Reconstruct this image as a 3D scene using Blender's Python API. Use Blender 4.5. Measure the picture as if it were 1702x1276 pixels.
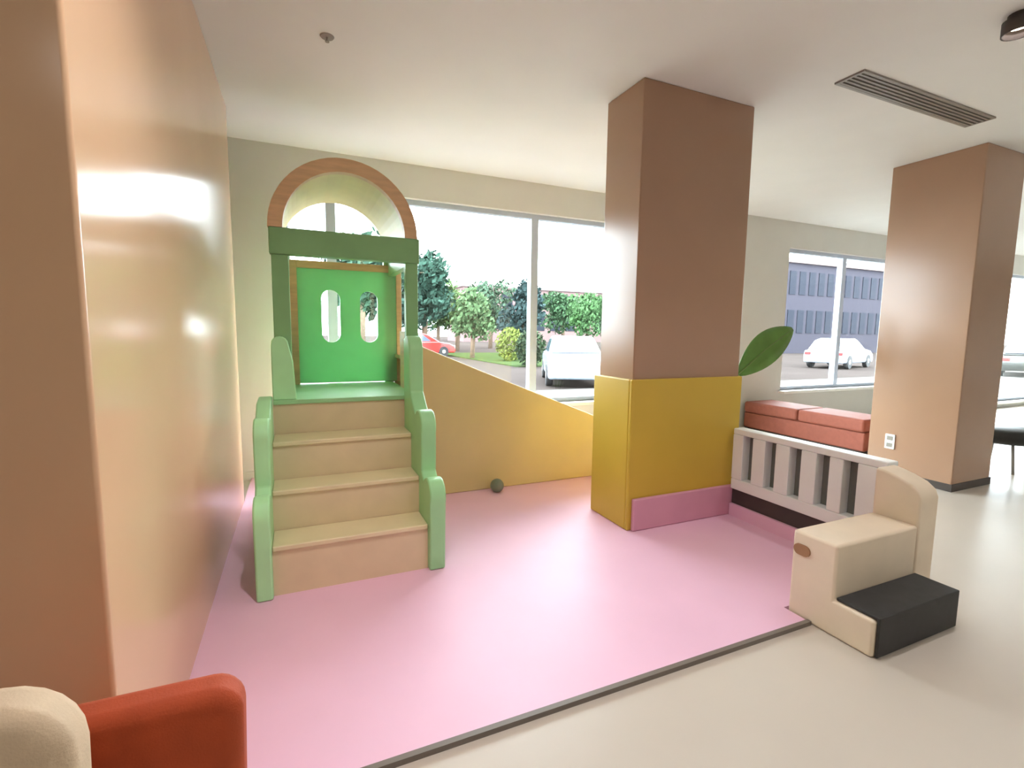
import bpy, bmesh, math, random
from mathutils import Vector, Matrix

for o in list(bpy.data.objects): bpy.data.objects.remove(o, do_unlink=True)
SC = bpy.context.scene
COL = SC.collection
PI = math.pi

# ---------------------------------------------------------------- camera
IW, IH, F = 1702, 1276, 810.0
CAM = Vector((0, 0, 1.4))
yaw, pitch, roll = math.radians(23.74), math.radians(6.02), math.radians(0.70)
fwd = Vector((math.sin(yaw)*math.cos(pitch), math.cos(yaw)*math.cos(pitch), -math.sin(pitch)))
rt = Vector((math.cos(yaw), -math.sin(yaw), 0)); up = rt.cross(fwd)
rgt = rt*math.cos(roll) + up*math.sin(roll); upv = up*math.cos(roll) - rt*math.sin(roll)
cd = bpy.data.cameras.new('camera'); cam = bpy.data.objects.new('camera', cd); COL.objects.link(cam)
cd.sensor_fit = 'HORIZONTAL'; cd.sensor_width = 36; cd.lens = 36*F/IW; cd.clip_end = 500
m = Matrix.Identity(4)
for i in range(3):
    m[i][0] = rgt[i]; m[i][1] = upv[i]; m[i][2] = -fwd[i]; m[i][3] = CAM[i]
cam.matrix_world = m
SC.camera = cam
def ray(x, y): return fwd + rgt*((x-IW/2)/F) - upv*((y-IH/2)/F)
def ony(x, y, Y): d = ray(x, y); return CAM + d*(Y/d.y)
def onz(x, y, z): d = ray(x, y); return CAM + d*((z-CAM.z)/d.z)

# ---------------------------------------------------------------- sky and exposure
w = bpy.data.worlds.new('overcast_sky'); SC.world = w; w.use_nodes = True
bg = w.node_tree.nodes['Background']
bg.inputs[0].default_value = (0.84, 0.93, 1.0, 1); bg.inputs[1].default_value = 10.0
vs = SC.view_settings
vs.view_transform = 'Standard'; vs.look = 'None'; vs.gamma = 1; vs.use_curve_mapping = False
vs.exposure = 0.95

# ---------------------------------------------------------------- helpers
def lin(c): c /= 255.0; return c/12.92 if c <= 0.04045 else ((c+0.055)/1.055)**2.4
MATS = {}
def mat(name, rgb, rough=0.5, spec=0.5, var=0.06, scale=6.0, bump=0.0, coat=0.0, metal=0.0, emit=0.0, stretch=None):
    if name in MATS: return MATS[name]
    M = bpy.data.materials.new(name); M.use_nodes = True
    nt = M.node_tree; b = nt.nodes['Principled BSDF']
    base = [lin(v) for v in rgb]
    b.inputs['Roughness'].default_value = rough
    b.inputs['Specular IOR Level'].default_value = spec
    b.inputs['Coat Weight'].default_value = coat; b.inputs['Coat Roughness'].default_value = 0.08
    b.inputs['Metallic'].default_value = metal
    tc = nt.nodes.new('ShaderNodeTexCoord'); mp = nt.nodes.new('ShaderNodeMapping')
    if stretch: mp.inputs['Scale'].default_value = stretch
    nz = nt.nodes.new('ShaderNodeTexNoise'); nz.inputs['Scale'].default_value = scale; nz.inputs['Detail'].default_value = 5
    cr = nt.nodes.new('ShaderNodeValToRGB')
    cr.color_ramp.elements[0].position = 0.3; cr.color_ramp.elements[1].position = 0.7
    cr.color_ramp.elements[0].color = [max(0, v*(1-var)) for v in base]+[1]
    cr.color_ramp.elements[1].color = [min(1, v*(1+var)) for v in base]+[1]
    L = nt.links.new
    L(tc.outputs['Object'], mp.inputs['Vector']); L(mp.outputs['Vector'], nz.inputs['Vector'])
    L(nz.outputs['Fac'], cr.inputs['Fac']); L(cr.outputs['Color'], b.inputs['Base Color'])
    if bump:
        n2 = nt.nodes.new('ShaderNodeTexNoise'); n2.inputs['Scale'].default_value = scale*14; n2.inputs['Detail'].default_value = 3
        bp = nt.nodes.new('ShaderNodeBump'); bp.inputs['Strength'].default_value = bump; bp.inputs['Distance'].default_value = 0.004
        L(mp.outputs['Vector'], n2.inputs['Vector']); L(n2.outputs['Fac'], bp.inputs['Height']); L(bp.outputs['Normal'], b.inputs['Normal'])
    if emit:
        b.inputs['Emission Color'].default_value = base+[1]; b.inputs['Emission Strength'].default_value = emit
    MATS[name] = M
    return M
def glass_mat():
    M = bpy.data.materials.new('window_glass'); M.use_nodes = True
    nt = M.node_tree; nt.nodes.remove(nt.nodes['Principled BSDF']); out = nt.nodes['Material Output']
    tr = nt.nodes.new('ShaderNodeBsdfTransparent'); gl = nt.nodes.new('ShaderNodeBsdfGlossy'); gl.inputs['Roughness'].default_value = 0.02
    tr.inputs[0].default_value = (0.97, 0.99, 0.98, 1)
    lw = nt.nodes.new('ShaderNodeLayerWeight'); pw = nt.nodes.new('ShaderNodeMath'); pw.operation = 'POWER'; pw.inputs[1].default_value = 5.0
    fr = nt.nodes.new('ShaderNodeMath'); fr.operation = 'MULTIPLY_ADD'; fr.inputs[1].default_value = 0.45; fr.inputs[2].default_value = 0.03   # clear float glass
    nt.links.new(lw.outputs['Facing'], pw.inputs[0]); nt.links.new(pw.outputs[0], fr.inputs[0])
    mx = nt.nodes.new('ShaderNodeMixShader')
    L = nt.links.new
    L(fr.outputs[0], mx.inputs[0]); L(tr.outputs[0], mx.inputs[1]); L(gl.outputs[0], mx.inputs[2]); L(mx.outputs[0], out.inputs[0])
    return M
GLASS = glass_mat()

def tag(o, label=None, cat=None, group=None, kind=None):
    if label: o['label'] = label
    if cat: o['category'] = cat
    if group: o['group'] = group
    if kind: o['kind'] = kind
    return o
def empty(name, loc, rz=0, label=None, cat=None, group=None, kind=None):
    o = bpy.data.objects.new(name, None); COL.objects.link(o)
    o.location = loc; o.rotation_euler = (0, 0, rz); o.empty_display_size = 0.1
    return tag(o, label, cat, group, kind)
def obj(name, bm, material, parent=None, bevel=0.0, seg=2, smooth=False, sub=0, world=True):
    """bm holds coordinates; with a parent they are in the parent's own frame"""
    bmesh.ops.recalc_face_normals(bm, faces=bm.faces[:])
    me = bpy.data.meshes.new(name); bm.to_mesh(me); bm.free()
    if isinstance(material, (list, tuple)):
        for q in material: me.materials.append(q)
    else: me.materials.append(material)
    o = bpy.data.objects.new(name, me); COL.objects.link(o)
    if parent: o.parent = parent
    if smooth or bevel or sub:
        for p in me.polygons: p.use_smooth = True
    if bevel:
        b = o.modifiers.new('bevel', 'BEVEL'); b.width = bevel; b.segments = seg; b.limit_method = 'ANGLE'; b.angle_limit = math.radians(40)
        b.harden_normals = True
    if sub:
        s = o.modifiers.new('sub', 'SUBSURF'); s.levels = sub; s.render_levels = sub
    return o
def box(x0, x1, y0, y1, z0, z1, bm=None):
    bm = bm or bmesh.new()
    v = [bm.verts.new(p) for p in ((x0,y0,z0),(x1,y0,z0),(x1,y1,z0),(x0,y1,z0),(x0,y0,z1),(x1,y0,z1),(x1,y1,z1),(x0,y1,z1))]
    for f in ((0,3,2,1),(4,5,6,7),(0,1,5,4),(1,2,6,5),(2,3,7,6),(3,0,4,7)): bm.faces.new([v[i] for i in f])
    return bm
def prism(pts, axis, a, b, bm=None):
    """outline pts extruded along axis from a to b; pts are (Y,Z) for x, (X,Z) for y, (X,Y) for z"""
    bm = bm or bmesh.new()
    def P(p, t): return (t, p[0], p[1]) if axis == 'x' else ((p[0], t, p[1]) if axis == 'y' else (p[0], p[1], t))
    A = [bm.verts.new(P(p, a)) for p in pts]; B = [bm.verts.new(P(p, b)) for p in pts]
    bm.faces.new(A); bm.faces.new(B[::-1]); n = len(pts)
    for i in range(n): bm.faces.new((A[i], B[i], B[(i+1) % n], A[(i+1) % n]))
    return bm
def lathe(prof, seg=24, c=(0, 0, 0), bm=None):
    bm = bm or bmesh.new(); rings = []
    for r, z in prof:
        rings.append([bm.verts.new((c[0]+r*math.cos(2*PI*k/seg), c[1]+r*math.sin(2*PI*k/seg), c[2]+z)) for k in range(seg)])
    for a, b in zip(rings, rings[1:]):
        for k in range(seg): bm.faces.new((a[k], a[(k+1) % seg], b[(k+1) % seg], b[k]))
    bm.faces.new(rings[0][::-1]); bm.faces.new(rings[-1])
    return bm
def tube(pts, r, seg=8, bm=None):
    bm = bm or bmesh.new(); rings = []; pts = [Vector(p) for p in pts]; n = len(pts)
    for i, p in enumerate(pts):
        t = (pts[min(i+1, n-1)]-pts[max(i-1, 0)]).normalized()
        a = t.cross(Vector((0, 0, 1)))
        if a.length < 1e-3: a = Vector((1, 0, 0))
        a.normalize(); b = t.cross(a); rr = r[i] if isinstance(r, (list, tuple)) else r
        rings.append([bm.verts.new(p+a*rr*math.cos(2*PI*k/seg)+b*rr*math.sin(2*PI*k/seg)) for k in range(seg)])
    for a, b in zip(rings, rings[1:]):
        for k in range(seg): bm.faces.new((a[k], a[(k+1) % seg], b[(k+1) % seg], b[k]))
    bm.faces.new(rings[0][::-1]); bm.faces.new(rings[-1])
    return bm
def shift(bm, d):
    for v in bm.verts: v.co -= Vector(d)
    return bm
def copy_tree(o, parent=None):
    c = o.copy(); COL.objects.link(c); c.parent = parent
    for ch in [k for k in bpy.data.objects if k.parent == o]: copy_tree(ch, c)
    return c

# ---------------------------------------------------------------- materials
tan_lit = mat('lightened_tan_lacquer', (226, 186, 150), rough=0.18, var=0.03, scale=1.5)  # column tan made paler, the wall's stronger light put into its colour
tan = mat('tan_lacquer', (172, 136, 110), rough=0.2, spec=0.5, var=0.03, scale=1.5)
cream = mat('cream_paint', (218, 215, 208), rough=0.7, spec=0.3, var=0.02, scale=3, bump=0.05)
ceilm = mat('ceiling_paint', (240, 238, 234), rough=0.85, spec=0.2, var=0.015, scale=2)
tile = mat('beige_floor_tile', (208, 198, 186), rough=0.33, spec=0.5, var=0.03, scale=1.2)
pink = mat('pink_vinyl', (240, 194, 218), rough=0.5, spec=0.5, var=0.03, scale=2)
yellow = mat('yellow_vinyl', (206, 174, 66), rough=0.4, spec=0.4, var=0.05, scale=2)
slidey = mat('yellow_slide_plastic', (214, 194, 142), rough=0.35, spec=0.5, var=0.05, scale=2)
green = mat('bright_green_panel', (164, 224, 172), rough=0.4, spec=0.4, var=0.04)
lgreen = mat('light_green_board', (184, 244, 184), rough=0.4, spec=0.4, var=0.04)
dgreen = mat('mid_green_board', (138, 188, 132), rough=0.4, spec=0.4, var=0.05)
nt_ = green.node_tree; tl_ = nt_.nodes.new('ShaderNodeBsdfTranslucent'); mx_ = nt_.nodes.new('ShaderNodeMixShader'); mx_.inputs[0].default_value = .3   # thin green plastic sheet lets daylight through
tl_.inputs[0].default_value = (.34, .72, .40, 1); pb_ = nt_.nodes['Principled BSDF']
nt_.links.new(pb_.outputs[0], mx_.inputs[1]); nt_.links.new(tl_.outputs[0], mx_.inputs[2]); nt_.links.new(mx_.outputs[0], nt_.nodes['Material Output'].inputs[0])
stepm = mat('sand_step_vinyl', (226, 206, 170), rough=0.5, spec=0.4, var=0.04)
wood = mat('birch_edge', (222, 188, 146), rough=0.5, var=0.1, stretch=(1, 1, 6))
vaultm = mat('cream_yellow_board', (226, 208, 150), rough=0.5, var=0.04)
white = mat('white_board', (246, 249, 248), rough=0.4, var=0.02)
alu = mat('grey_blue_aluminium', (188, 196, 212), rough=0.4, spec=0.5, var=0.03)
sillm = mat('white_sill_stone', (240, 238, 232), rough=0.35, var=0.03)
beige = mat('beige_foam_vinyl', (234, 216, 192), rough=0.5, var=0.04, bump=0.05)
black = mat('black_rubber', (46, 46, 46), rough=0.6, var=0.15, scale=20, bump=0.3)
coral = mat('coral_upholstery', (160, 90, 72), rough=0.7, var=0.08, scale=20, bump=0.1)
rust = mat('rust_upholstery', (176, 70, 28), rough=0.75, var=0.08, scale=20, bump=0.2)
sand = mat('sand_upholstery', (214, 190, 160), rough=0.75, var=0.06, scale=20, bump=0.2)
dark = mat('dark_trim', (70, 62, 58), rough=0.5, var=0.08)
grey = mat('grey_metal', (150, 144, 134), rough=0.45, var=0.05)
leafm = mat('leaf_green', (92, 138, 60), rough=0.45, var=0.15, scale=5)
soil = mat('potting_soil', (70, 52, 40), rough=0.9, var=0.2, scale=30)

# ---------------------------------------------------------------- the room shell
H, FZ, YB = 3.08, -0.02, 5.12
XL, XR, YF = -3.2, 15.4, -5.0
floor = tag(obj('floor', box(XL-.2, XR+.2, YF-.2, YB+.25, FZ-.1, FZ), tile), 'glossy beige floor of the hall', 'floor', kind='structure')
ceiling = tag(obj('ceiling', box(XL-.2, XR+.2, YF-.2, YB+.25, H, H+.15), ceilm), 'off-white painted ceiling', 'ceiling', kind='structure')
WINS = [(-0.10, 4.75, 0.57, 2.75, [.33, 2.54]), (6.72, 9.42, 0.57, 2.70, [8.08]), (11.2, 15.0, 0.1, 2.70, [13.1])]
wb = bmesh.new(); x = XL
for (a, b, z0, z1, mu) in WINS:
    box(x, a, YB, YB+.22, FZ, H, wb); box(a, b, YB, YB+.22, FZ, z0, wb); box(a, b, YB, YB+.22, z1, H, wb); x = b
box(x, XR, YB, YB+.22, FZ, H, wb)
tag(obj('wall_back', wb, cream), 'cream window wall behind the play corner', 'wall', kind='structure')
tag(obj('wall_left', box(XL, -0.44, 1.42, 4.43, FZ, H), tan_lit, bevel=0.012), 'glossy tan wall at the left edge of the pink mat', 'wall', kind='structure')
tag(obj('wall_side', box(XL-.2, XL, YF, YB+.22, FZ, H), cream), 'cream outer wall of the hall', 'wall', kind='structure')
wf = box(XL, XR, YF-.2, YF, FZ, H)
tag(obj('wall_front', wf, cream), 'cream wall across the hall', 'wall', kind='structure')
wr = box(XR, XR+.2, YF-.2, YB+.22, FZ, H)
tag(obj('wall_right', wr, cream), 'cream wall at the far right end of the hall', 'wall', kind='structure')
def window(n, a, b, z0, z1, mull, label):
    e = empty('window_%d' % n, ((a+b)/2, YB+.1, z0), label=label, cat='window', kind='structure')
    c = e.location
    fr = bmesh.new(); t = .05
    y0, y1 = YB+.06, YB+.13
    box(a, a+t, y0, y1, z0, z1, fr); box(b-t, b, y0, y1, z0, z1, fr); box(a+t, b-t, y0, y1, z1-t, z1, fr); box(a+t, b-t, y0, y1, z0, z0+t, fr)
    obj('window_frame', shift(fr, c), alu, e)
    xs = [a]+mull+[b]
    for q in mull: obj('mullion', shift(box(q-.045, q+.045, YB+.05, YB+.14, z0+t, z1-t), c), alu, e)
    for p, q in zip(xs, xs[1:]): obj('pane', shift(box(p+.048, q-.048, YB+.092, YB+.098, z0+t, z1-t), c), GLASS, e)
    obj('window_sill', shift(box(a-.04, b+.04, YB-.1, YB+.06, z0-.04, z0), c), sillm, e, bevel=.006)
for i, (W, l) in enumerate(zip(WINS, ('wide grey-framed window behind the slide and playhouse', 'grey-framed window above the coral bench', 'tall window at the far right beyond the plain column'))):
    window(i+1, *W, l)
tag(obj('trim_1', box(XL, XR, YB-.012, YB, FZ, FZ+.08), cream), 'low cream skirting along the window wall', 'trim', kind='structure')

# ---------------------------------------------------------------- pink mat
mt = prism([(-.44, 1.5), (2.27, 1.5), (2.27, 1.62), (3.16, 1.62), (3.16, 5.1), (-.44, 5.1)], 'z', FZ, 0)
ma = empty('play_mat', (1.3, 3.2, FZ), label='pink vinyl play mat covering the floor around the slide', cat='mat')
obj('mat_surface', shift(mt, ma.location), pink, ma)
obj('edge_shadow', shift(box(-.44, 2.28, 1.478, 1.5, FZ, .001), ma.location), mat('edge_shadow_grey', (120, 110, 102), rough=.5), ma)  # dark strip standing in for the shadow along the mat's front edge

# ---------------------------------------------------------------- columns
cx0, cx1, cy0, cy1 = 2.14, 3.15, 2.764, 3.18
c = empty('column', ((cx0+cx1)/2, (cy0+cy1)/2, 0), label='tan column with yellow padding around its foot on the pink mat', cat='column')
obj('shaft', shift(box(cx0, cx1, cy0, cy1, 0, H), c.location), tan, c, bevel=.008)
def pad(name, x0, x1, y0, y1, z0, z1, m): return obj(name, shift(box(x0, x1, y0, y1, z0, z1), c.location), m, c, bevel=.01, seg=3)
pad('foot_pad', cx0-.03, cx1+.01, cy0-.03, cy0, 0.0, 1.085, yellow)
pad('foot_pad', cx0-.03, cx0, cy0, cy1+.03, 0.0, 1.085, yellow)
pad('foot_pad', cx0, cx1+.01, cy1, cy1+.03, 0.0, 1.085, yellow)
pad('foot_pad', cx1, cx1+.03, cy0+.0, cy1, 0.0, 1.085, yellow)
pad('kick_pad', cx0+.0, cx1+.03, cy0-.06, cy0-.03, 0.0, 0.235, mat('shaded_pink_vinyl', (216, 156, 176), rough=.45, var=.03))  # mat pink with the shade of the column front put into the colour
c2 = empty('column', (5.835, 2.75, FZ), label='plain tan column in front of the coral bench', cat='column')
obj('shaft', shift(box(5.5, 6.17, 2.38, 3.12, FZ, H), c2.location), tan, c2, bevel=.008)
obj('base_trim', shift(box(5.49, 6.18, 2.37, 3.13, FZ, FZ+.07), c2.location), dark, c2, bevel=.003)
pl = obj('socket_plate', shift(box(5.488, 5.5, 2.87, 2.96, .27, .42), c2.location), white, c2, bevel=.004)
for dz in (0, .07): obj('socket', shift(box(5.484, 5.488, 2.89, 2.94, .29+dz, .33+dz), c2.location), grey, c2)

# ---------------------------------------------------------------- playhouse with stairs and slide
ph = empty('slide_playhouse', (.3, 3.6, 0), label='green toddler playhouse with sand coloured steps, arched roof and yellow slide', cat='playhouse')
P0 = ph.location.copy()
def pp(name, bm, m, parent=None, **k): return obj(name, shift(bm, P0), m, parent or ph, **k)
def arc(cy, cz, r, a0, a1, n): return [(cy+r*math.cos(math.radians(a0+(a1-a0)*i/n)), cz+r*math.sin(math.radians(a0+(a1-a0)*i/n))) for i in range(n+1)]
# scalloped side boards, outline in (Y,Z)
low = [(2.69, 0.0), (2.675, .34)]+arc(2.765, .44, .10, 200, 40, 10)+[(2.89, .55), (2.885, .72)]+arc(2.98, .815, .10, 200, 40, 10)
prof_left = low+[(3.13, .92), (3.2, .97), (3.398, .985), (3.398, 0)]
prof_right = low+[(3.13, .93), (3.205, 1.0), (3.215, 1.20)]+arc(3.31, 1.27, .10, 190, 60, 10)+[(3.398, 1.35), (3.398, 0)]
pp('side_board', prism(prof_left, 'x', -.235, -.155), lgreen, bevel=.012, seg=3)
pp('side_board', prism(prof_right, 'x', .67, .765), mat('shaded_green_board', (158, 214, 154), rough=.4, var=.04), bevel=.012, seg=3)  # twin of the left board, its shade put into a darker green
rb = [(-.155, .955), (-.155, 1.30)]+arc(-.105, 1.31, .05, 180, 0, 8)[1:-1]+[(-.03, 1.20), (-.015, .955)]
pp('guard_board', prism(rb, 'y', 3.405, 3.437), lgreen, bevel=.008, seg=3)
# steps: each one a block with its own tread
TY = [2.72, 2.94, 3.16]; TZ = [.275, .505, .735]
for i in range(3):
    y1 = TY[i+1] if i < 2 else 3.40
    s = pp('step', box(-.155, .67, TY[i]+.015, y1+.015, 0, TZ[i]-.03), stepm)
    pp('tread', box(-.155, .67, TY[i], y1+.012, TZ[i]-.03, TZ[i]), mat('pale_sand_tread', (230, 214, 174), rough=.45, var=.04), s, bevel=.008)
PZ = .955
pf = pp('platform', box(-.155, .77, 3.415, 4.42, 0, PZ-.03), stepm)
pp('platform_board', box(-.155, .77, 3.40, 4.42, PZ-.03, PZ), mat('mint_board', (160, 212, 156), rough=.45, var=.03), pf, bevel=.006)
# house frame
hx0, hx1, fy, by = -.135, .785, 3.44, 4.36
for (a, b) in ((hx0, hx0+.10), (hx1-.085, hx1)):
    pp('post', box(a, b, fy, fy+.07, PZ, 1.87), dgreen, bevel=.006)
    pp('post', box(a, b, by+.01, by+.07, PZ, 2.03), dgreen, bevel=.006)
pp('lintel', box(hx0-.01, hx1+.01, fy-.01, fy+.07, 1.87, 2.035), dgreen, bevel=.008)
# back panel with two slot openings
def slot_panel():
    bm = bmesh.new()
    X0, X1, Z0, Z1 = .01, .80, .965, 1.90
    loops = [[(X0, Z0), (X1, Z0), (X1, Z1), (X0, Z1)]]
    for cxx in (.264, .57):
        r, z0, z1 = .073, 1.30, 1.735
        loops.append(arc(cxx, z1-r, r, 0, 180, 12)+arc(cxx, z0+r, r, 180, 360, 12))
    es = []
    for lp in loops:
        vs_ = [bm.verts.new((p[0], 4.36, p[1])) for p in lp]
        es += [bm.edges.new((vs_[i], vs_[(i+1) % len(vs_)])) for i in range(len(vs_))]
    r_ = bmesh.ops.triangle_fill(bm, edges=es, use_beauty=True, use_dissolve=False)
    fs = [f for f in r_['geom'] if isinstance(f, bmesh.types.BMFace)]
    for f in list(fs):
        ce = f.calc_center_median()
        for cxx in (.264, .57):
            if abs(ce.x-cxx) < .07 and 1.31 < ce.z < 1.725 and all(abs(v.co.x-cxx) < .0735 and 1.299 < v.co.z < 1.736 for v in f.verts):
                bm.faces.remove(f); break
    fs = [f for f in bm.faces]
    ex = bmesh.ops.extrude_face_region(bm, geom=fs)
    for v in [q for q in ex['geom'] if isinstance(q, bmesh.types.BMVert)]: v.co.y += .04
    return bm
bp = pp('back_panel', slot_panel(), green)
fr = bmesh.new()
box(-.05, .01, 4.345, 4.41, .955, 1.96, fr); box(.80, .845, 4.345, 4.41, .955, 1.96, fr); box(.01, .80, 4.345, 4.41, 1.90, 1.96, fr)
pp('panel_frame', fr, wood, bp, bevel=.004)
# house side boards
pp('side_panel', box(hx0, hx0+.03, fy+.07, by+.01, PZ, 1.40), dgreen)
pp('side_panel', box(hx1-.03, hx1, fy+.07, 3.97, PZ, 1.40), wood)
pp('top_rail', box(hx0, hx0+.05, fy+.07, by+.01, 1.87, 2.03), dgreen)
pp('top_rail', box(hx1-.05, hx1, fy+.07, by+.01, 1.87, 2.03), dgreen)
# barrel vault roof and its front rim
ax, az, ro, ri = .315, 2.035, .45, .415
def ring(r1, r0, ya, yb, sz=1.0):
    o_ = arc(ax, az, r1, 0, 180, 28); i_ = arc(ax, az, r0, 180, 0, 28)
    bm = bmesh.new()
    A = [[bm.verts.new((p[0], y, az+(p[1]-az)*sz)) for p in o_] for y in (ya, yb)]
    B = [[bm.verts.new((p[0], y, az+(p[1]-az)*sz)) for p in i_[::-1]] for y in (ya, yb)]
    n = len(o_)
    for k in range(n-1):
        bm.faces.new((A[0][k], A[0][k+1], A[1][k+1], A[1][k])); bm.faces.new((B[0][k], B[1][k], B[1][k+1], B[0][k+1]))
        bm.faces.new((A[0][k], B[0][k], B[0][k+1], A[0][k+1])); bm.faces.new((A[1][k], A[1][k+1], B[1][k+1], B[1][k]))
    for k in (0, n-1): bm.faces.new((A[0][k], A[1][k], B[1][k], B[0][k]))
    return bm
vt = pp('arched_roof', ring(ro, ri, fy+.05, by+.07), vaultm, smooth=False)
pp('arch_rim', ring(ro+.015, ri-.035, fy-.01, fy+.05), wood, vt)
# slide
sl_top = [(.785, 1.34), (1.04, 1.235), (1.42, 1.08), (1.81, .925), (2.22, .765), (2.63, .605), (2.95, .49), (3.2, .43), (3.3, .38)]
sl = pp('slide_chute', prism([(x_, z_-.14) for x_, z_ in sl_top]+[(x_, z_-.17) for x_, z_ in sl_top[::-1]], 'y', 4.02, 4.38), slidey)
for ya in (3.975, 4.38):
    pp('slide_side', prism(sl_top+[(3.32, .0), (.785, 0)], 'y', ya, ya+.045), slidey, sl, bevel=.012, seg=3)

# ---------------------------------------------------------------- white picket barrier
fe = empty('picket_barrier', (3.1, 2.1, 0), label='low white foam barrier with tall slots between the padded column and step block', cat='fence')
def ff(name, bm, m, **k): return obj(name, shift(bm, fe.location), m, fe, **k)
gaps = [2.565, 2.375, 2.185, 1.995, 1.825, 1.66]
ya, yb = 1.62, 2.70
ff('base_pad', box(3.06, 3.16, ya, yb, 0, .095), pink)
ff('bottom_rail', box(3.085, 3.16, ya, yb, .095, .215), dark)
ff('lower_board', box(3.06, 3.16, ya, yb, .215, .30), white, bevel=.008)
ff('top_rail', box(3.06, 3.16, ya, yb, .645, .69), white, bevel=.008)
ff('slot_shade_board', box(3.135, 3.155, ya, yb, .30, .645), mat('slot_shade_grey', (112, 114, 106), rough=.8))  # dark sheet added behind the slots to give the gaps their shade
gw = .042
edges = [yb]+[q for g in gaps[:-1] for q in (g+gw, g-gw)]+[ya]
for k in range(0, len(edges), 2):
    ff('picket', box(3.06, 3.16, edges[k+1], edges[k], .30, .645), white, bevel=.006)

# ---------------------------------------------------------------- step block with black tread
sb = empty('step_block', (2.6, 1.4, FZ), label='beige foam step block with a black rubber lower tread', cat='steps')
def ss(name, bm, m, parent=None, **k): return obj(name, shift(bm, sb.location), m, parent or sb, **k)
bod = ss('body', prism([(1.205, FZ), (1.205, .155), (1.385, .155), (1.385, .425), (1.61, .425), (1.61, FZ)], 'x', 2.285, 2.93), beige, bevel=.015, seg=3)
tr = bmesh.new()
prism([(1.19, FZ+.005), (1.19, .172), (1.383, .172), (1.383, .157), (1.203, .157), (1.203, FZ+.005)], 'x', 2.30, 2.935, tr)
ss('tread_cover', tr, black, bevel=.005)
cw = [(1.385, FZ), (1.385, .56)] + [(1.40, .60), (1.44, .632), (1.50, .655), (1.56, .672), (1.615, .68)] + [(1.615, FZ)]
ss('cheek_wall', prism(cw, 'x', 2.935, 3.10), beige, bevel=.015, seg=3)
ss('handle_slot', prism(arc(1.54, .335, .028, 90, 270, 8)+arc(1.57, .335, .028, -90, 90, 8), 'x', 2.278, 2.287), mat('brown_tab', (160, 118, 84), rough=.6), bod)

# ---------------------------------------------------------------- coral bench
cb = empty('coral_bench', (6.2, 4.25, FZ), label='low coral upholstered bench below the window beside the plain column', cat='bench')
def bb(name, bm, m, **k): return obj(name, shift(bm, cb.location), m, cb, **k)
bb('plinth', box(5.96, 6.42, 3.45, 5.02, FZ, .08), dark)
bb('seat_base', box(5.92, 6.45, 3.40, 5.06, .08, .30), coral, bevel=.02, seg=3)
for k in range(2):
    y0 = 3.40+k*.83
    bb('seat_cushion', box(5.90, 6.46, y0+.004, y0+.826, .30, .455), coral, bevel=.035, seg=4)

# ---------------------------------------------------------------- potted plant behind the column
pt = empty('potted_plant', (3.78, 3.62, FZ), label='potted plant with big glossy leaves behind the padded column', cat='plant')
pot = obj('pot', lathe([(.12, 0), (.17, .02), (.2, .36), (.205, .4), (.185, .4), (.18, .36)], 28), mat('grey_pot', (196, 190, 182), rough=.5), pt, smooth=True)
obj('soil', lathe([(.001, .355), (.181, .36)], 20), soil, pot)
def leaf(base, tip, width, droop, name='leaf'):
    b, t = Vector(base), Vector(tip); d = t-b; n = 14
    side = d.cross(Vector((0.25, -1, 0.35))).cross(d)   # leaf faces the room
    nrm = Vector((.2, -1, .45)); nrm = (nrm-d.normalized()*nrm.dot(d.normalized())).normalized(); side = d.normalized().cross(nrm).normalized()
    bm = bmesh.new(); rows = []
    for i in range(n+1):
        s = i/n; wd = width*.5*(math.sin(PI*min(1, s*.96+.02)))**.75
        c_ = b+d*s+Vector((0, 0, droop*math.sin(PI*s)))
        rows.append([bm.verts.new(c_+side*wd*k+nrm*(-.10*wd*(1-abs(k)))) for k in (-1, -.5, 0, .5, 1)])
    for a_, b_ in zip(rows, rows[1:]):
        for k in range(4): bm.faces.new((a_[k], a_[k+1], b_[k+1], b_[k]))
    o = obj(name, bm, leafm, pt, smooth=True)
    sm = o.modifiers.new('thick', 'SOLIDIFY'); sm.thickness = .004
    return o
lv = [((.36, .02, 1.02), (1.24, .10, 1.50), .34, .03), ((-.10, .06, 1.0), (-.42, .12, 1.55), .26, .03), ((.08, .12, 1.05), (.12, .35, 1.75), .28, 0), ((-.04, -.02, .8), (-.35, .2, 1.05), .24, .05)]
for b_, t_, wd, dr in lv:
    lf = leaf(b_, t_, wd, dr)
    bv, tv = Vector(b_), Vector(t_)
    obj('stem', tube([(0, 0, .35), Vector((bv.x*.25, bv.y*.3, bv.z*.65)), bv, bv+(tv-bv)*.5+Vector((0, .006, dr-.012)), bv+(tv-bv)*.93+Vector((0, .004, -.002))], [.013, .011, .009, .006, .003], 8), mat('stem_green', (112, 142, 72), rough=.5), lf, smooth=True)

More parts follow.
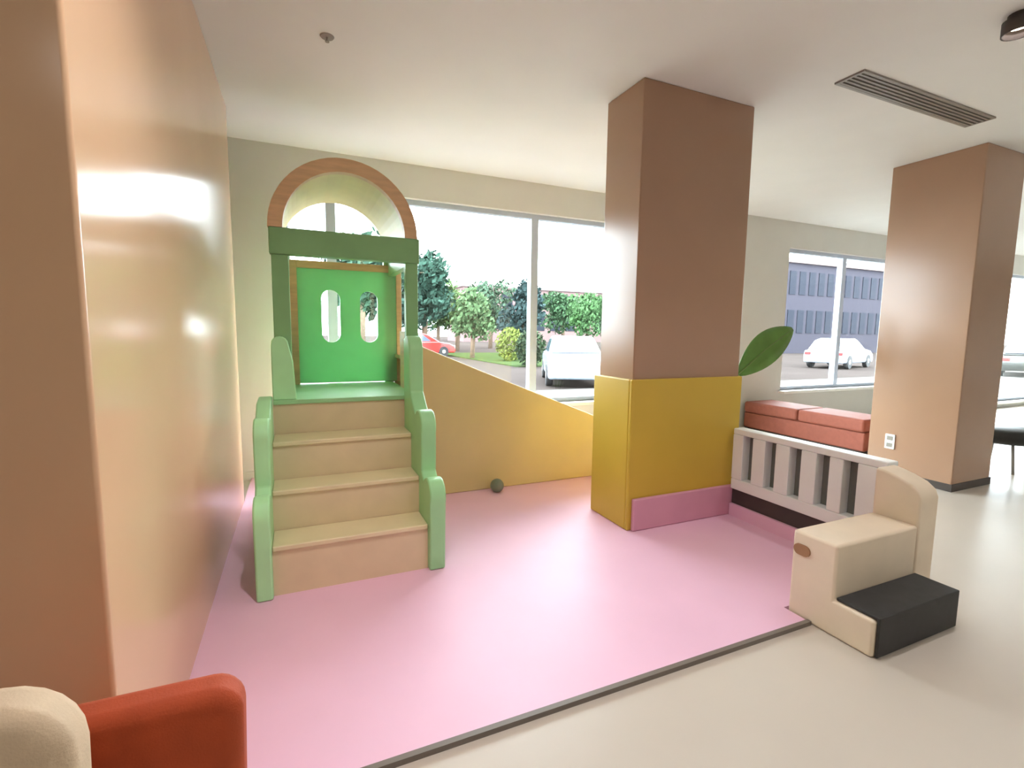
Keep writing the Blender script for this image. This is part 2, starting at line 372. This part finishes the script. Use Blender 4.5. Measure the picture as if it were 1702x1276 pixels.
# ---------------------------------------------------------------- dining chairs in the foreground
def tub_chair(label, m, loc, rz, wd, hb, r):
    e = empty('upholstered_chair', loc, rz, label, 'chair')
    hw = wd/2
    half = [(-hw+.01, .40), (-hw, hb-r)]+[(-hw+r+r*math.cos(math.radians(a)), hb-r+r*math.sin(math.radians(a))) for a in (165, 150, 135, 120, 105, 90)]
    bk = prism(half+[(-x_, z_) for x_, z_ in half[::-1]], 'y', -.04, .04)
    obj('backrest', bk, m, e, bevel=.028, seg=5)
    obj('seat', box(-hw+.07, hw-.07, .03, .45, .38, .47), m, e, bevel=.03, seg=4)
    for sx in (-hw+.12, hw-.12):
        for yy in (0.0, .40): obj('leg', lathe([(.011, 0), (.018, .385 if yy else .405)], 12, (sx, yy, 0)), wood, e, smooth=True)
    return e
tub_chair('rust orange upholstered chair back at the bottom left, in front of the tan wall', rust, (-.365, .93, FZ), math.radians(-1), .52, .812, .05)
tub_chair('beige upholstered chair back cut off by the bottom left corner', sand, (-.53, .79, FZ), math.radians(178), .50, .952, .09)

# ---------------------------------------------------------------- ceiling fittings
for i, (lx, ly) in enumerate(((-1.2, -1.4), (1.8, -1.4), (4.8, -1.4), (7.8, -1.4), (.3, -3.6), (3.3, -3.6), (6.3, -3.6))):  # unseen lamps added behind the camera to lift the indoor light
    e = empty('added_fill_light', (lx, ly, H), label='added unseen downlight in the hall', cat='light', group='added fill lights behind the camera')
    obj('trim_ring', lathe([(.09, -.008), (.10, 0)], 24), white, e)
    obj('diffuser', lathe([(.078, -.011), (.08, -.008)], 24), mat('lamp_diffuser', (255, 236, 208), emit=6), e)
    ld = bpy.data.lights.new('fill_lamp', 'AREA'); ld.shape = 'DISK'; ld.size = .15; ld.energy = 5; ld.color = (1, .96, .92); ld.spread = math.radians(150)
    lo = bpy.data.objects.new('fill_lamp', ld); COL.objects.link(lo); lo.parent = e; lo.location = (0, 0, -.014)
ve = empty('air_vent', (4.13, 2.2, H), label='long grey slotted air vent in the ceiling', cat='vent')
vb = bmesh.new(); L_, Wd = .80, .095
box(-L_, L_, -Wd, -Wd+.02, -.012, 0, vb); box(-L_, L_, Wd-.02, Wd, -.012, 0, vb); box(-L_, -L_+.02, -Wd+.02, Wd-.02, -.012, 0, vb); box(L_-.02, L_, -Wd+.02, Wd-.02, -.012, 0, vb)
obj('frame', vb, grey, ve)
obj('backing', box(-L_+.02, L_-.02, -Wd+.02, Wd-.02, -.002, 0), dark, ve)
for k in range(5):
    y_ = -Wd+.035+k*.03
    obj('slat', box(-L_+.02, L_-.02, y_, y_+.014, -.011, -.002), grey, ve)
for lx, lab in ((.25, 'dark round ceiling spotlight above the front of the stairs'), (1.85, 'dark round ceiling spotlight above the middle of the mat edge'), (3.50, 'dark round ceiling spotlight at the top right corner')):
    dl = empty('spotlight', (lx, 1.44, H), label=lab, cat='light', group='row of ceiling spotlights')
    obj('mount', lathe([(.05, -.02), (.05, 0)], 20), dark, dl)
    hd = obj('head', lathe([(.05, -.02), (.07, -.03), (.07, -.095), (.062, -.095), (.06, -.05)], 24), dark, dl, smooth=True)
    obj('lens', lathe([(.05, -.056), (.055, -.0505)], 20), mat('lamp_diffuser', (255, 240, 224), emit=6), hd)
    ld = bpy.data.lights.new('spot', 'AREA'); ld.shape = 'DISK'; ld.size = .09; ld.energy = 9.0 if lx < 1 else (2.6 if lx < 3 else 4.0); ld.color = (1, .96, .95); ld.spread = math.radians(140)
    lo = bpy.data.objects.new('spot', ld); COL.objects.link(lo); lo.parent = dl; lo.location = (0, 0, -.0595)
sp = empty('sprinkler', (.21, 3.18, H), label='small ceiling sprinkler above the playhouse', cat='sprinkler')
obj('rosette', lathe([(.035, -.006), (.04, 0)], 20), grey, sp)
obj('head', lathe([(.012, -.03), (.012, -.026), (.006, -.022), (.006, -.006)], 14), grey, sp)

# ---------------------------------------------------------------- small things
tag(obj('ball', lathe([(.001, -.06)]+[(.06*math.sin(math.radians(a)), -.06*math.cos(math.radians(a))) for a in range(15, 180, 15)]+[(.001, .06)], 20), mat('grey_green_rubber', (120, 128, 112), rough=.5), smooth=True), 'small grey-green ball on the mat at the foot of the slide panel', 'ball')
bpy.data.objects['ball'].location = (1.57, 3.87, .06)
oc = empty('round_stool', (7.0, 2.62, FZ), 0, 'black round padded stool at the right edge beyond the plain column', 'stool')
obj('seat', lathe([(.25, .31), (.29, .33), (.305, .38), (.29, .44), (.25, .46)], 32), mat('black_leather', (34, 36, 34), rough=.45, bump=.1), oc, smooth=True)
for k_ in range(4):
    a_ = PI/4+k_*PI/2; obj('leg', tube([(.24*math.cos(a_), .24*math.sin(a_), 0), (.18*math.cos(a_), .18*math.sin(a_), .315)], .013, 10), grey, oc, smooth=True)

# ---------------------------------------------------------------- outside
GZ = -.15
pav = mat('pinkish_paving', (62, 56, 54), rough=.9, spec=0.0, var=.1, scale=.5)
tag(obj('ground', box(-80, 160, YB+.25, 160, GZ-.2, GZ), pav), 'pale pinkish paved forecourt outside the windows', 'ground', kind='structure')
tag(obj('lawn', box(9, 26, 20, 34, GZ, GZ+.05), mat('lawn_green', (52, 64, 40), rough=.9, spec=0.0, var=.2, scale=2)), 'strip of green lawn across the forecourt', 'lawn', kind='structure')
tag(obj('pavement', box(-30, 60, YB+.25, 11.5, GZ, GZ+.03), mat('pale_pavement', (92, 90, 87), rough=.9, spec=0.0, var=.05, scale=1)), 'pale pavement strip running along outside the windows', 'pavement', kind='structure')
rnd = random.Random(7)
def blob_leaves(cen, rx, rz, n, size, bm):
    for _ in range(n):
        while True:
            p = Vector((rnd.uniform(-1, 1), rnd.uniform(-1, 1), rnd.uniform(-1, 1)))
            if .35 < p.length < 1: break
        q = Vector((p.x*rx, p.y*rx, p.z*rz))+cen
        a = Vector((rnd.gauss(0, 1), rnd.gauss(0, 1), rnd.gauss(0, 1))).normalized()
        b = a.orthogonal().normalized(); s = size*rnd.uniform(.6, 1.3)
        c_ = a.cross(b)
        bm.faces.new([bm.verts.new(q+b*s), bm.verts.new(q+c_*s*.5), bm.verts.new(q-b*s), bm.verts.new(q-c_*s*.5)])
bark = mat('bark', (104, 86, 70), rough=.9, var=.2)
def tree(px, Y, top, rx, col, label, name='tree', trunk=True):
    p = ony(px, 560, Y); loc = (p.x, Y, GZ)
    e = empty(name, loc, label=label, cat='tree' if trunk else 'shrub', group='trees outside' if trunk else 'shrubs outside')
    hgt = top-GZ; bm = bmesh.new()
    if trunk:
        obj('trunk', tube([(0, 0, 0), (.05, 0, hgt*.3), (0, .05, hgt*.6)], [hgt*.035, hgt*.028, hgt*.012], 8), bark, e, smooth=True)
        n = 9
        for k in range(n):
            a = rnd.uniform(0, 2*PI); rr = rx*rnd.uniform(.2, .6)
            blob_leaves(Vector((rr*math.cos(a), rr*math.sin(a), hgt*rnd.uniform(.36, .82))), rx*.55, hgt*.18, 260, hgt*.035, bm)
    else:
        blob_leaves(Vector((0, 0, hgt*.5)), rx, hgt*.5, 1400, .09, bm)
    obj('foliage', bm, mat('foliage_%d_%d_%d' % col, col, rough=.9, spec=0.1, var=.2, scale=.6), e)
tree(705, 34, 7.0, 2.2, (46, 70, 60), 'blue-green tree beside the playhouse edge in the first window')
tree(760, 38, 6.0, 2.6, (66, 86, 52), 'light green tree in the middle of the first window')
tree(815, 44, 6.4, 2.6, (56, 76, 60), 'mid green tree left of the first window mullion')
tree(866, 30, 6.0, 1.5, (44, 60, 60), 'slim dark tree just left of the window mullion')
tree(600, 30, 8.2, 2.6, (50, 74, 60), 'tall tree outside behind the playhouse')
tree(655, 45, 8.6, 2.4, (58, 82, 62), 'leafy tree outside glimpsed through the right playhouse slot')
tree(785, 27, 4.4, 1.3, (70, 92, 62), 'low olive tree between the light and mid green trees')
tree(728, 52, 6.6, 2.6, (56, 80, 66), 'dusky green tree behind the red car')
tree(975, 33, 4.8, 1.8, (64, 92, 58), 'short green tree right of the pale car')
tree(935, 40, 5.6, 2.6, (54, 78, 54), 'broad green tree right of the window mullion')
tree(1015, 46, 6.2, 2.4, (58, 76, 56), 'green tree next to the padded column edge')
tree(848, 24, 1.7, .8, (90, 100, 48), 'yellow-green rounded shrub left of the mullion', 'shrub', False)
tree(882, 20, 1.6, .7, (46, 58, 42), 'dark green shrub in line with the mullion', 'shrub', False)
def building(x0, x1, y0, y1, hgt, col, label, nx, nz):
    e = empty('building', ((x0+x1)/2, (y0+y1)/2, GZ), label=label, cat='building')
    c_ = e.location
    obj('wall', shift(box(x0, x1, y0, y1, GZ, hgt), c_), mat('facade_%d_%d_%d' % col, col, rough=.9, spec=0.05, var=.04), e)
    obj('roof', shift(box(x0-.3, x1+.3, y0-.3, y1+.3, hgt, hgt+.4), c_), mat('roof_slab', (120, 108, 108), rough=.9, spec=0.0), e)
    gm = mat('dark_glazing', (38, 41, 50), rough=.6, spec=0.05)
    dx = (x1-x0)/nx; dz = (hgt-1)/nz
    proto = None
    for i in range(nx):
        for k in range(nz):
            X, Z = x0+dx*(i+.5), 1+dz*(k+.5)
            if proto is None:
                bm = box(-dx*.32, dx*.32, -.06, .02, -dz*.3, dz*.3)
                proto = obj('window', bm, gm, e); o_ = proto
            else:
                o_ = proto.copy(); COL.objects.link(o_)
            o_.location = (X-c_.x, y0-c_.y-.0, Z-c_.z)
p0, p1 = ony(1300, 550, 30), ony(1480, 550, 30); BH = ony(1400, 445, 30).z
building(p0.x-1, p1.x+1, 30, 40, BH, (58, 56, 64), 'grey-purple office building outside the window above the bench', 14, 2)
q0, q1 = ony(770, 550, 75), ony(1030, 550, 75)
building(q0.x, q1.x, 75, 84, 8.6, (110, 90, 90), 'pale pink building far behind the trees', 10, 2)

def car(label, loc, rz, col):
    e = empty('car', loc, rz, label, 'car')
    paint = mat('car_paint_%d_%d_%d' % col, col, rough=.25, var=.01, coat=.6)
    gl = mat('car_glass', (70, 80, 96), rough=.08)
    tyre = mat('tyre', (30, 30, 32), rough=.7); rim = mat('wheel_rim', (180, 182, 186), rough=.3, metal=.6)
    low = [(-2.15, .28), (-2.2, .55), (-2.1, .86), (-1.5, .94), (1.05, .93), (1.75, .84), (2.1, .68), (2.18, .42), (2.12, .25)]
    obj('body', prism(low, 'y', -.87, .87), paint, e, bevel=.08, seg=4)
    cab = [(-1.95, .90), (-1.5, 1.36), (-.9, 1.46), (.0, 1.46), (.35, 1.38), (1.15, .92)]
    cb_ = prism(cab, 'y', -.78, .78)
    for v in cb_.verts:
        if v.co.z > 1.2: v.co.y *= .82
    cabin = obj('cabin', cb_, paint, e, bevel=.05, seg=3)
    for s in (-1, 1):
        for (a, b, c_, d) in ((-1.45, -.62, -.5, -1.25), (-.52, .55, .05, -.45)):
            bm = bmesh.new()
            pts = [(a, .785, .97), (b, .785, .97), (c_+.0, .665, 1.36), (d, .665, 1.36)]
            vv = [bm.verts.new((p[0], s*(p[1]+.004), p[2])) for p in pts]+[bm.verts.new((p[0], s*(p[1]-.03), p[2])) for p in pts]
            bm.faces.new(vv[:4]); bm.faces.new(vv[7:3:-1])
            for k in range(4): bm.faces.new((vv[k], vv[4+k], vv[4+(k+1) % 4], vv[(k+1) % 4]))
            obj('side_window', bm, gl, cabin)
    for pts in ([(.42, 1.355, .60), (1.10, .965, .72)], [(-1.53, 1.33, .60), (-1.90, .965, .70)]):
        (xa, za, wa), (xb, zb, wb_) = pts; sg = 1 if xa > 0 else -1
        bm = bmesh.new()
        q = [(xa, -wa, za), (xa, wa, za), (xb, wb_, zb), (xb, -wb_, zb)]
        vv = [bm.verts.new((p[0]+sg*.015, p[1], p[2]+.015)) for p in q]+[bm.verts.new((p[0]-sg*.03, p[1], p[2]-.02)) for p in q]
        bm.faces.new(vv[:4]); bm.faces.new(vv[7:3:-1])
        for k in range(4): bm.faces.new((vv[k], vv[4+k], vv[4+(k+1) % 4], vv[(k+1) % 4]))
        obj('windscreen', bm, gl, cabin)
    for sx in (-1.35, 1.35):
        for s in (-1, 1):
            bm = lathe([(.20, -.1), (.31, -.1), (.33, -.06), (.33, .06), (.31, .1), (.20, .1)], 24)
            for v in bm.verts: v.co = Vector((sx+v.co.x, s*.80+v.co.z, .33+v.co.y))
            wh = obj('wheel', bm, tyre, e)
            bm = lathe([(.05, -.09), (.19, -.085), (.19, .085), (.05, .105)], 16)
            for v in bm.verts: v.co = Vector((sx+v.co.x, s*(.80+v.co.z*1.05), .33+v.co.y))
            obj('rim', bm, rim, wh)
    for s in (-1, 1):
        obj('headlight', box(1.98, 2.16, s*.66-.16, s*.66+.16, .58, .70), white, e, bevel=.03)
        obj('tail_light', box(-2.2, -2.08, s*.68-.14, s*.68+.14, .66, .8), mat('tail_red', (150, 30, 30), rough=.3), e, bevel=.03)
    return e
k = onz(950, 634, GZ)
car('pale blue-white car parked outside right of the mullion', (k.x, k.y, GZ), math.radians(-115), (150, 162, 180))
k = ony(1395, 590, 16)
car('pale silver car parked outside the window above the bench', (k.x, 16, GZ), math.radians(15), (156, 168, 186))
k = ony(700, 570, 30)
car('red car parked far outside beside the playhouse', (k.x-.2, 30, GZ), math.radians(8), (180, 34, 30))
k = ony(1712, 590, 10.0)
car('dark car outside the far right window', (k.x, 10.0, GZ), math.radians(20), (26, 30, 28))
